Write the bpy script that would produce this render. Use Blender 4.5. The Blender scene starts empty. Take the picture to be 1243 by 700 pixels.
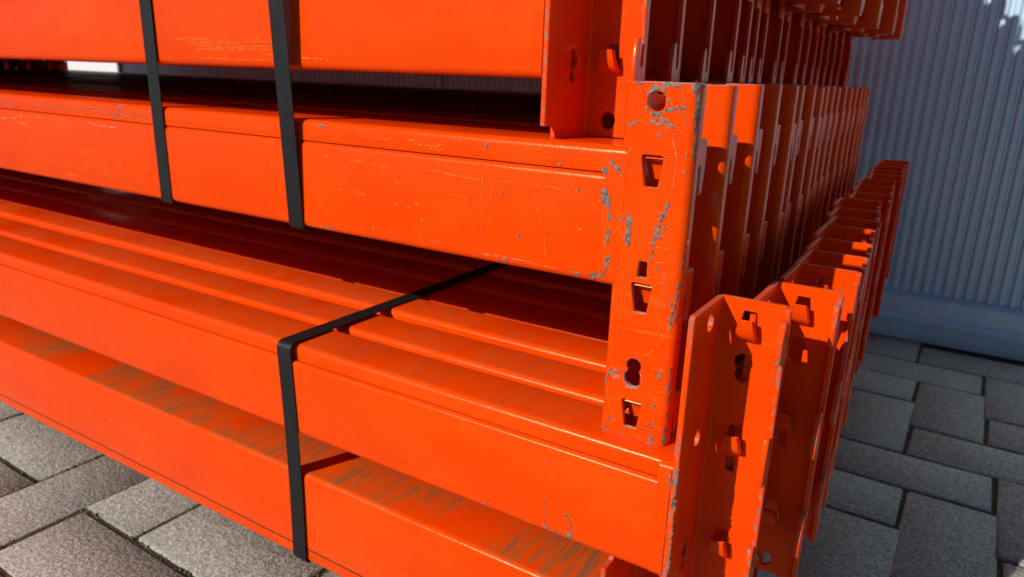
import bpy, bmesh, math, random
from mathutils import Vector, Matrix, noise

random.seed(7)
SC = bpy.context.scene
COL = SC.collection
S = 0.36          # metres per design unit
GZ = -1.36        # ground height in design units (the camera stands at 0)

def W3(x, y, z):
    return Vector((x * S, y * S, (z - GZ) * S))

# ------------------------------------------------------------------ camera
cam = bpy.data.cameras.new("camera")
cam.sensor_width = 36.0
cam.lens = 883.63 / 1243 * 36.0
cam.clip_start = 0.02
cam.clip_end = 2000
cam.dof.use_dof = True
cam.dof.focus_distance = 1.12 * S
cam.dof.aperture_fstop = 16
camo = bpy.data.objects.new("camera", cam)
COL.objects.link(camo)
R = ((0.84677516, 0.53091309, 0.03321311), (0.17691018, -0.22217892, -0.95882184), (-0.50167181, 0.81778226, -0.28205952))
camo.matrix_world = Matrix(((R[0][0], -R[1][0], -R[2][0], 0), (R[0][1], -R[1][1], -R[2][1], 0),
                            (R[0][2], -R[1][2], -R[2][2], -GZ * S), (0, 0, 0, 1)))
SC.camera = camo

# ------------------------------------------------------------------ sky, sun, exposure
SUN = Vector((0.41, 1.0, -0.64)).normalized()      # the way the light travels
world = bpy.data.worlds.new("World")
SC.world = world
world.use_nodes = True
wn = world.node_tree.nodes
bg = wn["Background"]
sky = wn.new("ShaderNodeTexSky")
sky.sky_type = 'NISHITA'
sky.sun_disc = False
sky.sun_elevation = math.asin(-SUN.z)
sky.air_density = 0.7
sky.dust_density = 0.05
sky.ozone_density = 4.0
sky.sun_rotation = math.atan2(-SUN.x, -SUN.y) % (2 * math.pi)
world.node_tree.links.new(sky.outputs[0], bg.inputs[0])
bg.inputs[1].default_value = 0.05
sl = bpy.data.lights.new("sun", 'SUN')
sl.energy = 5.0
sl.angle = math.radians(0.5)
sl.color = (1.0, 0.94, 0.86)
so = bpy.data.objects.new("sun", sl)
so.rotation_euler = SUN.to_track_quat('-Z', 'Y').to_euler()
so.location = (0, 0, 5)
COL.objects.link(so)
SC.render.engine = 'CYCLES'
SC.view_settings.view_transform = 'Standard'
SC.view_settings.look = 'None'
SC.view_settings.exposure = -0.2
SC.view_settings.gamma = 1.0
SC.cycles.max_bounces = 8
SC.cycles.diffuse_bounces = 2

# ------------------------------------------------------------------ helpers
def link(o, parent=None):
    COL.objects.link(o)
    if parent is not None:
        o.parent = parent
    return o

def tag(o, label=None, cat=None, group=None, kind=None):
    if label: o['label'] = label
    if cat: o['category'] = cat
    if group: o['group'] = group
    if kind: o['kind'] = kind
    return o

def mesh_from(bm, name, mats, smooth_angle=40):
    me = bpy.data.meshes.new(name)
    bm.to_mesh(me)
    bm.free()
    for m in mats:
        me.materials.append(m)
    if smooth_angle:
        me.polygons.foreach_set('use_smooth', [True] * len(me.polygons))
        me.set_sharp_from_angle(angle=math.radians(smooth_angle))
    return me

def obj(name, me, parent=None):
    return link(bpy.data.objects.new(name, me), parent)

def empty(name, loc, rot=(0, 0, 0)):
    o = bpy.data.objects.new(name, None)
    o.location = loc
    o.rotation_euler = rot
    o.empty_display_size = 0.05
    return link(o)

def copy_tree(o, parent=None):
    c = o.copy()
    link(c, parent)
    for ch in list(kids[o.name]) if o.name in kids else []:
        copy_tree(ch, c)
    return c
kids = {}

def add_box(bm, x0, x1, y0, y1, z0, z1, mi=0):
    v = [bm.verts.new((x, y, z)) for x in (x0, x1) for y in (y0, y1) for z in (z0, z1)]
    for f in ((0, 1, 3, 2), (4, 6, 7, 5), (0, 4, 5, 1), (2, 3, 7, 6), (0, 2, 6, 4), (1, 5, 7, 3)):
        bm.faces.new([v[i] for i in f]).material_index = mi

# ------------------------------------------------------------------ materials
class NT:
    def __init__(self, name):
        self.m = bpy.data.materials.new(name)
        self.m.use_nodes = True
        self.t = self.m.node_tree
        self.b = self.t.nodes["Principled BSDF"]
    def n(self, typ, **kw):
        nd = self.t.nodes.new(typ)
        for k, v in kw.items():
            setattr(nd, k, v)
        return nd
    def l(self, a, b):
        self.t.links.new(a, b)
    def math(self, op, a, b=None, c=None, clamp=False):
        nd = self.n("ShaderNodeMath", operation=op, use_clamp=clamp)
        for i, v in enumerate((a, b, c)):
            if v is None: continue
            if isinstance(v, (int, float)): nd.inputs[i].default_value = v
            else: self.l(v, nd.inputs[i])
        return nd.outputs[0]
    def mix(self, fac, a, b):
        nd = self.n("ShaderNodeMix", data_type='RGBA')
        for i, v in ((0, fac), (6, a), (7, b)):
            if isinstance(v, (int, float)): nd.inputs[i].default_value = v
            elif isinstance(v, tuple): nd.inputs[i].default_value = (*v, 1)
            else: self.l(v, nd.inputs[i])
        return nd.outputs[2]
    def ramp(self, v, lo, hi, a=0.0, b=1.0):
        nd = self.n("ShaderNodeMapRange", clamp=True)
        self.l(v, nd.inputs[0])
        nd.inputs[1].default_value = lo; nd.inputs[2].default_value = hi
        nd.inputs[3].default_value = a; nd.inputs[4].default_value = b
        return nd.outputs[0]
    def coord(self, rnd=True, scale=(1, 1, 1), rot=(0, 0, 0)):
        tc = self.n("ShaderNodeTexCoord")
        v = tc.outputs['Object']
        if rnd:
            oi = self.n("ShaderNodeObjectInfo")
            ml = self.n("ShaderNodeVectorMath", operation='MULTIPLY_ADD')
            self.l(oi.outputs['Random'], ml.inputs[0])
            ml.inputs[1].default_value = (13.7, 7.1, 5.3)
            self.l(v, ml.inputs[2])
            v = ml.outputs[0]
        mp = self.n("ShaderNodeMapping")
        mp.inputs['Scale'].default_value = scale
        mp.inputs['Rotation'].default_value = rot
        self.l(v, mp.inputs[0])
        return mp.outputs[0]
    def noise(self, vec, scale, detail=4, rough=0.6, dist=0.0):
        nd = self.n("ShaderNodeTexNoise")
        self.l(vec, nd.inputs['Vector'])
        nd.inputs['Scale'].default_value = scale
        nd.inputs['Detail'].default_value = detail
        nd.inputs['Roughness'].default_value = rough
        nd.inputs['Distortion'].default_value = dist
        return nd.outputs['Fac']

ORANGE = (0.90, 0.063, 0.0)
STEEL = (0.19, 0.18, 0.165)

def paint(name, wear=0.5, top=0.0, rim=False, speck=0.0):
    k = NT(name)
    c = k.coord()
    big = k.noise(c, 9, 4, .6)
    base = k.mix(k.ramp(big, .35, .7), ORANGE, (0.79, 0.050, 0.0))
    du = k.noise(k.coord(scale=(1, 1, 2.2)), 5, 5, .65)
    base = k.mix(k.ramp(du, .48, .75, 0, .45), base, (0.90, 0.095, 0.006))
    # light rubbed scratches, mostly along the beam
    s1 = k.noise(k.coord(scale=(14, 90, 260), rot=(0, .12, 0)), 1.0, 3, .7)
    s2 = k.noise(k.coord(scale=(3, 3, 3)), 4.0, 3, .6)
    f = k.math('MULTIPLY', k.ramp(s1, .59 - .03 * wear, .70), k.ramp(s2, .5, .68))
    base = k.mix(k.math('MULTIPLY', f, .55 * wear), base, (0.95, 0.16, 0.02))
    s3 = k.noise(k.coord(scale=(260, 40, 30), rot=(0, .35, 0)), 1.0, 2, .6)
    f3 = k.math('MULTIPLY', k.ramp(s3, .70, .76), k.ramp(s2, .55, .4))
    base = k.mix(k.math('MULTIPLY', f3, .45 * wear), base, (0.95, 0.17, 0.03))
    # small dirty specks
    sp = k.noise(c, 170, 2, .5)
    base = k.mix(k.math('MULTIPLY', k.ramp(sp, .74, .78), .55), base, (0.26, 0.05, 0.015))
    rough = k.ramp(k.noise(c, 35, 4, .7), .3, .7, .21, .36)
    chip = None
    def addchip(m):
        nonlocal chip
        chip = m if chip is None else k.math('MAXIMUM', chip, m)
    if rim:
        e = k.noise(k.coord(scale=(1, 1, .45)), 330, 4, .7)
        g = k.noise(c, 26, 3, .6)
        addchip(k.math('MULTIPLY', k.ramp(e, .47 if rim == 'dark' else .40, .60 if rim == 'dark' else .50), k.ramp(g, .40, .58) if rim == 'dark' else k.ramp(g, .30, .42)))
    if speck:
        e = k.noise(c, 90, 4, .8)
        g = k.noise(c, 14, 3, .6)
        addchip(k.math('MULTIPLY', k.ramp(e, .63, .66), k.ramp(g, .56 - .12 * speck, .62)))
    if top:
        # dragged dirty streaks across the top face
        geo = k.n("ShaderNodeNewGeometry")
        sep = k.n("ShaderNodeSeparateXYZ")
        k.l(geo.outputs['Normal'], sep.inputs[0])
        up = k.ramp(sep.outputs[2], .6, .95)
        st = k.noise(k.coord(scale=(300, 14, 10), rot=(0, 0, .12)), 1.0, 5, .7)
        st2 = k.noise(k.coord(scale=(16, 10, 4)), 1.0, 4, .65)
        m1 = k.math('MULTIPLY', up, k.math('MULTIPLY', k.ramp(st, .42, .54, .30, 1), k.ramp(st2, .40, .53)))
        base = k.mix(k.math('MULTIPLY', m1, .9 * top), base, (0.46, 0.105, 0.014))
        m2 = k.math('MULTIPLY', up, k.math('MULTIPLY', k.ramp(st, .50, .57), k.ramp(st2, .44, .54)))
        base = k.mix(k.math('MULTIPLY', m2, .7 * top), base, (0.20, 0.095, 0.05))
        rough = k.math('ADD', rough, k.math('MULTIPLY', m1, .25))
    if chip is not None:
        st = k.mix(k.ramp(k.noise(c, 70, 4, .7), .4, .6), STEEL, (0.42, 0.40, 0.34) if rim != 'dark' else (0.26, 0.19, 0.13))
        st = k.mix(k.ramp(k.noise(c, 400, 3, .6), .55, .75, 0, .6), st, (0.17, 0.10, 0.06))
        base = k.mix(chip, base, st)
        rough = k.math('ADD', rough, k.math('MULTIPLY', chip, .25))
    k.l(base, k.b.inputs['Base Color'])
    k.l(rough, k.b.inputs['Roughness'])
    k.b.inputs['Specular IOR Level'].default_value = .38
    k.b.inputs['Specular Tint'].default_value = (1.0, .60, .30, 1)
    bp = k.n("ShaderNodeBump")
    h = k.math('ADD', k.noise(c, 420, 2, .5), k.math('MULTIPLY', k.noise(c, 28, 2, .5), 2.0))
    if chip is not None:
        h = k.math('SUBTRACT', h, k.math('MULTIPLY', chip, .8))
    k.l(h, bp.inputs['Height'])
    bp.inputs['Strength'].default_value = .10
    bp.inputs['Distance'].default_value = .0012
    k.l(bp.outputs[0], k.b.inputs['Normal'])
    return k.m

def u(*a):
    return [v * S for v in a]

M_PAINT = paint("orange_paint", .45)
M_PAINT_OLD = paint("orange_paint_bruised", .9, speck=1.1)
M_PAINT_TOP = paint("orange_paint_streaked_top", .4, top=1.0)
M_PAINT_TOP2 = paint("orange_paint_dusty_top", .4, top=.35)
M_RIM = paint("orange_paint_worn_edge", .4, rim='dark')
M_RIM3 = paint("orange_paint_heavily_worn_edge", .4, rim='bright')
M_PLATE3 = paint("orange_paint_chipped_plate", 1.0, speck=.25)
M_BEAM3 = paint("orange_paint_chipped_beam", .9)
M_BEAM2 = paint("orange_paint_scraped_beam", .35, top=.25)
M_BEAM4 = paint("orange_paint_rubbed_beam", .9)

def make_strap_mat():
    k = NT("black_strapping")
    k.b.inputs['Base Color'].default_value = (0.011, 0.011, 0.012, 1)
    k.b.inputs['Specular IOR Level'].default_value = .3
    c = k.coord(rnd=False)
    k.l(k.ramp(k.noise(c, 120, 3, .6), .3, .7, .42, .6), k.b.inputs['Roughness'])
    w = k.n("ShaderNodeTexWave", wave_type='BANDS', bands_direction='X')
    k.l(c, w.inputs[0]); w.inputs['Scale'].default_value = 260
    bp = k.n("ShaderNodeBump"); k.l(w.outputs['Fac'], bp.inputs['Height'])
    bp.inputs['Strength'].default_value = .35; bp.inputs['Distance'].default_value = .0003
    k.l(bp.outputs[0], k.b.inputs['Normal'])
    return k.m
M_STRAP = make_strap_mat()

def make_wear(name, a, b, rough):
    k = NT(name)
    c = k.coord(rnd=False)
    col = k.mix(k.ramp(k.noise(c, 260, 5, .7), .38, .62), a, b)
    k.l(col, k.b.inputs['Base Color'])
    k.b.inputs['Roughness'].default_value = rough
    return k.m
M_GROOVE = make_wear('dark_brown_strip', (0.10, 0.025, 0.008), (0.05, 0.02, 0.01), .9)
M_BARE = make_wear("bare_weathered_steel", (0.08, 0.07, 0.055), (0.24, 0.225, 0.195), .5)
M_SCRATCH = make_wear("yellowish_scratched_paint", (0.90, 0.13, 0.006), (0.82, 0.22, 0.02), .5)
M_SCUFF = make_wear("pale_scuffed_paint", (0.92, 0.14, 0.04), (0.80, 0.27, 0.15), .5)

def make_stone():
    k = NT("grey_concrete_paver")
    c = k.coord()
    oi = k.n("ShaderNodeObjectInfo")
    tone = k.mix(oi.outputs['Random'], (0.52, 0.485, 0.43), (0.58, 0.555, 0.50))
    g1 = k.noise(c, 240, 5, .72)
    col = k.mix(k.ramp(g1, .38, .60), (0.27, 0.25, 0.215), tone)
    g2 = k.noise(c, 640, 3, .6)
    col = k.mix(k.math('MULTIPLY', k.ramp(g2, .57, .66), .8), col, (0.10, 0.088, 0.07))
    g3 = k.noise(c, 520, 2, .5)
    col = k.mix(k.math('MULTIPLY', k.ramp(g3, .60, .70), .75), col, (0.60, 0.57, 0.50))
    g4 = k.noise(c, 18, 4, .6)
    col = k.mix(k.math('MULTIPLY', k.ramp(g4, .45, .72), .3), col, (0.36, 0.33, 0.27))
    g5 = k.noise(c, 21, 2, .4)
    col = k.mix(k.math('MULTIPLY', k.ramp(g5, .765, .785), .6), col, (0.50, 0.50, 0.48))
    pit = k.n("ShaderNodeTexVoronoi")
    k.l(c, pit.inputs['Vector']); pit.inputs['Scale'].default_value = 260
    pm = k.math('MULTIPLY', k.ramp(pit.outputs['Distance'], .30, .12), k.ramp(k.noise(c, 120, 3, .6), .46, .56))
    col = k.mix(k.math('MULTIPLY', pm, .85), col, (0.085, 0.075, 0.06))
    k.l(col, k.b.inputs['Base Color'])
    k.b.inputs['Roughness'].default_value = .93
    k.b.inputs['Specular IOR Level'].default_value = .25
    vo = k.n("ShaderNodeTexVoronoi")
    k.l(c, vo.inputs['Vector']); vo.inputs['Scale'].default_value = 300
    h = k.math('ADD', k.math('MULTIPLY', k.ramp(g1, .38, .58), .14), k.math('MULTIPLY', k.noise(c, 60, 4, .65), 1.1))
    h = k.math('SUBTRACT', h, k.math('MULTIPLY', vo.outputs['Distance'], .12))
    h = k.math('SUBTRACT', h, k.math('MULTIPLY', pm, .55))
    bp = k.n("ShaderNodeBump"); k.l(h, bp.inputs['Height'])
    bp.inputs['Strength'].default_value = 1.0; bp.inputs['Distance'].default_value = .0025
    k.l(bp.outputs[0], k.b.inputs['Normal'])
    return k.m
M_STONE = make_stone()

def make_bed():
    k = NT("mossy_joint_sand")
    c = k.coord(rnd=False)
    g = k.noise(c, 26, 5, .7)
    col = k.mix(k.ramp(g, .42, .62), (0.040, 0.033, 0.022), (0.085, 0.085, 0.022))
    k.l(col, k.b.inputs['Base Color'])
    k.b.inputs['Roughness'].default_value = .95
    bp = k.n("ShaderNodeBump"); k.l(k.noise(c, 300, 5, .7), bp.inputs['Height'])
    bp.inputs['Strength'].default_value = 1; bp.inputs['Distance'].default_value = .004
    k.l(bp.outputs[0], k.b.inputs['Normal'])
    return k.m
M_BED = make_bed()

def make_far_ground():
    k = NT("far_concrete_paving")
    c = k.coord(rnd=False, rot=(0, 0, math.radians(1.1)))
    br = k.n("ShaderNodeTexBrick")
    k.l(c, br.inputs[0])
    br.inputs['Scale'].default_value = 1
    br.inputs['Brick Width'].default_value = .203
    br.inputs['Row Height'].default_value = .1015
    br.inputs['Mortar Size'].default_value = .004
    br.inputs['Color1'].default_value = (.21, .195, .17, 1)
    br.inputs['Color2'].default_value = (.27, .25, .225, 1)
    br.inputs['Mortar'].default_value = (.06, .055, .04, 1)
    col = k.mix(k.math('MULTIPLY', k.ramp(k.noise(c, 60, 6, .7), .4, .7), .5), br.outputs[0], (.1, .09, .075))
    k.l(col, k.b.inputs['Base Color'])
    k.b.inputs['Roughness'].default_value = .9
    return k.m
M_FAR = make_far_ground()

def make_cladding():
    k = NT("silver_grey_cladding")
    c = k.coord(rnd=False)
    col = k.mix(k.noise(c, 3.5, 4, .6), (0.60, 0.79, 0.94), (0.54, 0.73, 0.88))
    st = k.noise(k.coord(rnd=False, scale=(40, 40, 2.2)), 1, 4, .6)
    col = k.mix(k.math('MULTIPLY', k.ramp(st, .5, .75), .22), col, (0.40, 0.42, 0.44))
    sz = k.n("ShaderNodeSeparateXYZ"); k.l(c, sz.inputs[0])
    sp = k.math('MULTIPLY', k.ramp(sz.outputs[2], .16, .01), k.ramp(k.noise(c, 55, 5, .75), .42, .62))
    col = k.mix(k.math('MULTIPLY', sp, .14), col, (0.16, 0.14, 0.11))
    k.l(col, k.b.inputs['Base Color'])
    k.b.inputs['Metallic'].default_value = .35
    k.b.inputs['Roughness'].default_value = .38
    return k.m
M_CLAD = make_cladding()

def make_plain(name, colr, rough, var=.25):
    k = NT(name)
    c = k.coord(rnd=False)
    col = k.mix(k.math('MULTIPLY', k.noise(c, 12, 5, .65), var), colr, tuple(v * .6 for v in colr))
    k.l(col, k.b.inputs['Base Color'])
    k.b.inputs['Roughness'].default_value = rough
    return k.m
M_BASE = make_plain("dark_grey_base_flashing", (0.30, 0.32, 0.34), .5)
M_WHITE = make_plain("white_enamel", (0.80, 0.80, 0.78), .45, .12)
M_DARKMETAL = make_plain("dark_door_rubber", (0.05, 0.05, 0.055), .6)

# ------------------------------------------------------------------ ground
bm = bmesh.new()
far = [(-400, -400), (400, -400), (400, 400), (-400, 400)]
near = [(-3.1, -2.2), (2.3, -2.2), (2.3, 4.2), (-3.1, 4.2)]
bm.faces.new([bm.verts.new((x, y, -.012)) for x, y in far])
ground = obj("ground", mesh_from(bm, "ground", [M_FAR], 0))
tag(ground, "grey paved yard stretching away beyond the stack", kind='structure')
bm = bmesh.new()
n = 90
AX0, AX1, AY0, AY1 = -3.0, .75, -.9, 1.64
add_box(bm, AX0, AX1, AY0, AY1, -.011, -.0036)
pavement = obj("pavement", mesh_from(bm, "pavement_bed", [M_BED], 0))
tag(pavement, "herringbone paved yard of grey concrete blocks", kind='structure')

TH = math.radians(1.1)
# joint lines: i = a0 + a1 X + a2 Y ; j = b0 + b1 X + b2 Y   (design units)
A0_, A1_, A2_ = -0.2989, 3.5815, 0.1068
B0_, B1_, B2_ = -9.4632, 0.0352, 3.5071
det = A1_ * B2_ - A2_ * B1_
def cell(i, j):
    p, q = i - A0_, j - B0_
    return ((B2_ * p - A2_ * q) / det, (-B1_ * p + A1_ * q) / det)
PW = 1 / 3.545
def paver_mesh(seed):
    rnd = random.Random(seed)
    bm = bmesh.new()
    w, l = (PW - .0125) * S / 2, (2 * PW - .0125) * S / 2
    b = .0018
    xs = [-w, -w + b * 1.4, w - b * 1.4, w]
    ys = [-l, -l + b * 1.4, 0, l - b * 1.4, l]
    g = {}
    for i, x in enumerate(xs):
        for j, y in enumerate(ys):
            edge = i in (0, 3) or j in (0, 4)
            z = (-b if edge else 0) + rnd.uniform(-.0004, .0004)
            corner = .0012 if (i in (0, 3) and j in (0, 4)) else 0
            g[i, j] = bm.verts.new((x * (1 - corner / w) + rnd.uniform(-.0007, .0007), y * (1 - corner / l) + rnd.uniform(-.0007, .0007), z))
    for i in range(3):
        for j in range(4):
            bm.faces.new((g[i, j], g[i + 1, j], g[i + 1, j + 1], g[i, j + 1]))
    ring = [(i, 0) for i in range(4)] + [(3, j) for j in range(1, 5)] + [(i, 4) for i in (2, 1, 0)] + [(0, j) for j in (3, 2, 1)]
    low = {}
    for q in ring:
        v = g[q].co
        low[q] = bm.verts.new((v.x, v.y, -.010))
    for a, c in zip(ring, ring[1:] + ring[:1]):
        bm.faces.new((g[a], low[a], low[c], g[c]))
    return mesh_from(bm, "paver", [M_STONE], 50)
pmeshes = [paver_mesh(s) for s in range(7)]
cells = []
for r in range(-13, 8):
    for c_ in range(-30, 10):
        m = (c_ + 1 - r) % 4
        if m == 0:   # horizontal block covers (c, c+1)
            x, y = cell(c_ + 1, r + .5); rot = math.pi / 2
        elif m == 3: # vertical block covers rows r, r+1
            x, y = cell(c_ + .5, r + 1); rot = 0
        else:
            continue
        X, Y = x * S, y * S
        if AX0 + .1 < X < AX1 - .1 and AY0 + .1 < Y < AY1 - .02:
            vis = 0 if (-1.15 < X < .35 and .1 < Y) or (-1.6 < X < .3 and .1 < Y < .8) else 5
            cells.append((vis + math.hypot(X, Y - .3), X, Y, rot))
cells.sort()
rnd = random.Random(5)
extra = bmesh.new()
for k_, (_, X, Y, rot) in enumerate(cells):
    me = pmeshes[rnd.randrange(7)]
    rz = rot + rnd.choice((0, math.pi)) - TH * .9 + rnd.uniform(-.006, .006)
    loc = (X, Y, rnd.uniform(-.0016, .0004))
    tilt = (rnd.uniform(-.006, .006), rnd.uniform(-.006, .006), rz)
    if k_ < 298:
        o = obj("paver", me, pavement)
        o.location = loc
        o.rotation_euler = tilt
    else:
        M = Matrix.Translation(loc) @ Matrix.Rotation(rz, 4, 'Z')
        base = len(extra.verts)
        tmp = bmesh.new(); tmp.from_mesh(me); tmp.transform(M)
        tm = bpy.data.meshes.new("t"); tmp.to_mesh(tm); tmp.free()
        extra.from_mesh(tm); bpy.data.meshes.remove(tm)
o = obj("paver", mesh_from(extra, "paver_rest", [M_STONE], 50), pavement)
o['kind'] = 'stuff'

# moss and grit lying in and beside the joints
def make_litter(name, cols, rough=.95):
    k = NT(name)
    c = k.coord(rnd=False)
    col = k.mix(k.ramp(k.noise(c, 90, 3, .6), .4, .6), cols[0], cols[1])
    k.l(col, k.b.inputs['Base Color'])
    k.b.inputs['Roughness'].default_value = rough
    return k.m
M_MOSS = make_litter("moss", ((0.075, 0.085, 0.020), (0.16, 0.14, 0.045)))
M_GRIT = make_litter("grit", ((0.20, 0.18, 0.15), (0.42, 0.40, 0.36)))
ICO = [(0, 0, 1), (.89, 0, .45), (.28, .85, .45), (-.72, .53, .45), (-.72, -.53, .45), (.28, -.85, .45), (.72, .53, -.4), (-.28, .85, -.4), (-.89, 0, -.4), (-.28, -.85, -.4), (.72, -.53, -.4)]
ICF = [(0, 1, 2), (0, 2, 3), (0, 3, 4), (0, 4, 5), (0, 5, 1), (1, 6, 2), (2, 7, 3), (3, 8, 4), (4, 9, 5), (5, 10, 1), (6, 7, 2), (7, 8, 3), (8, 9, 4), (9, 10, 5), (10, 6, 1)]
def scatter(name, label, mat, n, rlo, rhi, on_joint, seed):
    r = random.Random(seed)
    vs, fs = [], []
    blocks = [q for q in cells[:298]]
    done = 0
    while done < n:
        _, X, Y, rot = r.choice(blocks)
        if r.random() < .5 and not (X < -.35 and Y < .5): continue
        hw, hl = PW * S / 2, PW * S
        if on_joint:
            if noise.noise(Vector((X * 6 + seed, Y * 6, 0))) < -.1 and r.random() < .8: continue
            if r.random() < .66: px, py = r.choice((-hw, hw)) + r.gauss(0, .0011), r.uniform(-hl, hl)
            else: px, py = r.uniform(-hw, hw), r.choice((-hl, hl)) + r.gauss(0, .0011)
            z = -.0022
        else:
            px, py, z = r.uniform(-hw, hw), r.uniform(-hl, hl), .0002
        c_, s_ = math.cos(rot - TH), math.sin(rot - TH)
        x, y = X + px * c_ - py * s_, Y + px * s_ + py * c_
        a = r.uniform(rlo, rhi) * (1 if r.random() < .9 else 1.6)
        b0 = len(vs)
        t = r.uniform(0, 6.28)
        sx, sy, sz = r.uniform(.7, 1.3), r.uniform(.7, 1.3), r.uniform(.45, .9)
        for p in ICO:
            q = 1 + r.uniform(-.22, .22)
            u_, v_ = p[0] * sx * q, p[1] * sy * q
            vs.append((x + a * (u_ * math.cos(t) - v_ * math.sin(t)), y + a * (u_ * math.sin(t) + v_ * math.cos(t)), z + a * p[2] * sz * q))
        fs += [tuple(b0 + k_ for k_ in f) for f in ICF]
        done += 1
    me = bpy.data.meshes.new(name); me.from_pydata(vs, [], fs); me.materials.append(mat)
    me.polygons.foreach_set('use_smooth', [True] * len(me.polygons))
    tag(obj(name, me), label, kind='stuff')
scatter("moss", "moss growing in the paving joints", M_MOSS, 5200, .0007, .0019, True, 3)
scatter("grit", "loose grit and small stones on the paving", M_GRIT, 1500, .0003, .0010, False, 9)
scatter("joint_sand", "coarse sand filling the paving joints", M_GRIT, 3600, .0004, .0011, True, 14)

# ------------------------------------------------------------------ wall of the hall behind
WY = 4.535
wall = empty("hall_wall", W3(-2.5, WY, GZ))
tag(wall, "silver grey ribbed metal cladding wall of the hall behind the beam stack", "wall", kind="thing")
def wall_local(x, y, z):   # design -> local metres
    return ((x + 2.5) * S, (y - WY) * S, (z - GZ) * S)
RIB = .0515
def panel_mesh(x0, x1, z0, z1):
    bm = bmesh.new()
    prof = []
    x = x0
    nr = int(round((x1 - x0) / RIB))
    p = (x1 - x0) / nr
    for i in range(nr):
        a = x0 + i * p
        prof += [(a, 0), (a + .36 * p, 0), (a + .46 * p, .003), (a + .60 * p, .013), (a + .78 * p, .013), (a + .92 * p, .003)]
    prof.append((x1, 0))
    prev = None
    for px, py in prof:
        vs = [bm.verts.new(wall_local(px, WY + py, z)) for z in (z0, z1)]
        if prev:
            bm.faces.new((prev[0], vs[0], vs[1], prev[1]))
        prev = vs
    # edges turned back so that the panel has depth
    for xx in (x0, x1):
        v = [bm.verts.new(wall_local(xx, WY + yy, zz)) for yy, zz in ((0, z0), (.12, z0), (.12, z1), (0, z1))]
        bm.faces.new(v)
    add_pts = [wall_local(x0, WY + .12, z0), wall_local(x1, WY + .12, z0), wall_local(x1, WY + .12, z1), wall_local(x0, WY + .12, z1)]
    bm.faces.new([bm.verts.new(q) for q in add_pts])
    return mesh_from(bm, "panel", [M_CLAD], 20)
xs = [-7.55, -4.98, -2.405, .165, 2.74, 5.31]
xs = [-7.62, -6.08, -3.45, -.82, 1.81, 4.44]
for a, b in zip(xs, xs[1:]):
    obj("panel", panel_mesh(a + .006, b - .006, GZ + .245, 3.2), wall)
# base: sloped flashing, ledge, plinth
bm = bmesh.new()
sec = [(-.012, .262), (-.045, .240), (-.050, .150), (-.085, .128), (-.085, .112), (-.058, .108), (-.058, .0), (.10, .0), (.10, .262)]
va = [bm.verts.new(wall_local(-7.62, WY + y, GZ + z)) for y, z in sec]
vb = [bm.verts.new(wall_local(4.44, WY + y, GZ + z)) for y, z in sec]
for i in range(len(sec)):
    j = (i + 1) % len(sec)
    bm.faces.new((va[i], va[j], vb[j], vb[i]))
bm.faces.new(va); bm.faces.new(vb[::-1])
bmesh.ops.recalc_face_normals(bm, faces=bm.faces)
obj("base_flashing", mesh_from(bm, "base_flashing", [M_CLAD], 25), wall)
bm = bmesh.new()
p0 = wall_local(-7.66, WY - .03, GZ); p1 = wall_local(-7.62, WY + .14, 3.22)
add_box(bm, p0[0], p1[0], p0[1], p1[1], p0[2], p1[2])
obj("corner_trim", mesh_from(bm, "corner_trim", [M_BASE], 0), wall)
bm = bmesh.new()
p0 = wall_local(-7.68, WY - .05, 3.2); p1 = wall_local(4.46, WY + .16, 3.3)
add_box(bm, p0[0], p1[0], p0[1], p1[1], p0[2], p1[2])
obj("coping", mesh_from(bm, "coping", [M_BASE], 0), wall)

# ------------------------------------------------------------------ connector (end plate of a racking beam)
T = .0095      # sheet thickness
H = .574       # height
CW = .118      # width of the hook flange
D = .151       # depth of the weld flange
RB = .014      # bend radius

def circ(cx, cz, r, n=14, rz=None):
    rz = rz or r
    return [(cx + r * math.cos(2 * math.pi * i / n), cz + rz * math.sin(2 * math.pi * i / n)) for i in range(n)]

def keyhole(cx, da, ra, db, rb, n=11):
    """outline of two overlapping round holes, at da (radius ra) and db > da (radius rb)"""
    d = db - da
    a = (d * d + ra * ra - rb * rb) / (2 * d)
    a = min(a, ra * .98)
    ta = math.acos(a / ra)
    tb = math.acos(max(-1, min(1, (d - a) / rb)))
    pts = []
    for i in range(n + 1):
        t = ta + (2 * math.pi - 2 * ta) * i / n
        pts.append((cx + ra * math.sin(t), da + ra * math.cos(t)))
    for i in range(n + 1):
        t = math.pi + tb + (2 * math.pi - 2 * tb) * i / n
        pts.append((cx + rb * math.sin(t), db + rb * math.cos(t)))
    out = [pts[0]]
    for q in pts[1:]:
        if math.hypot(q[0] - out[-1][0], q[1] - out[-1][1]) > .0008: out.append(q)
    if math.hypot(out[0][0] - out[-1][0], out[0][1] - out[-1][1]) < .0008: out.pop()
    return out

def web_holes():
    hs = []
    for dt, db in ((.019, .067), (.220, .268), (.420, .468)):
        hs.append([(.0455, dt), (.0645, dt), (.0655, dt + .002), (.0715, db - .003), (.0695, db), (.0385, db), (.037, db - .003), (.0445, dt + .002)])
    hs.append([(.0455, .278), (.061, .278), (.0605, .304), (.0465, .304)])
    hs.append(keyhole(.053, .107, .0155, .1285, .0125))
    hs.append(circ(.0535, .546, .0145, 18))
    return hs

def wp_holes():
    return [circ(.085, .031, .0165, 14), circ(.085, .233, .0145, 14, .015), keyhole(.088, .446, .0165, .474, .0105)]

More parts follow.
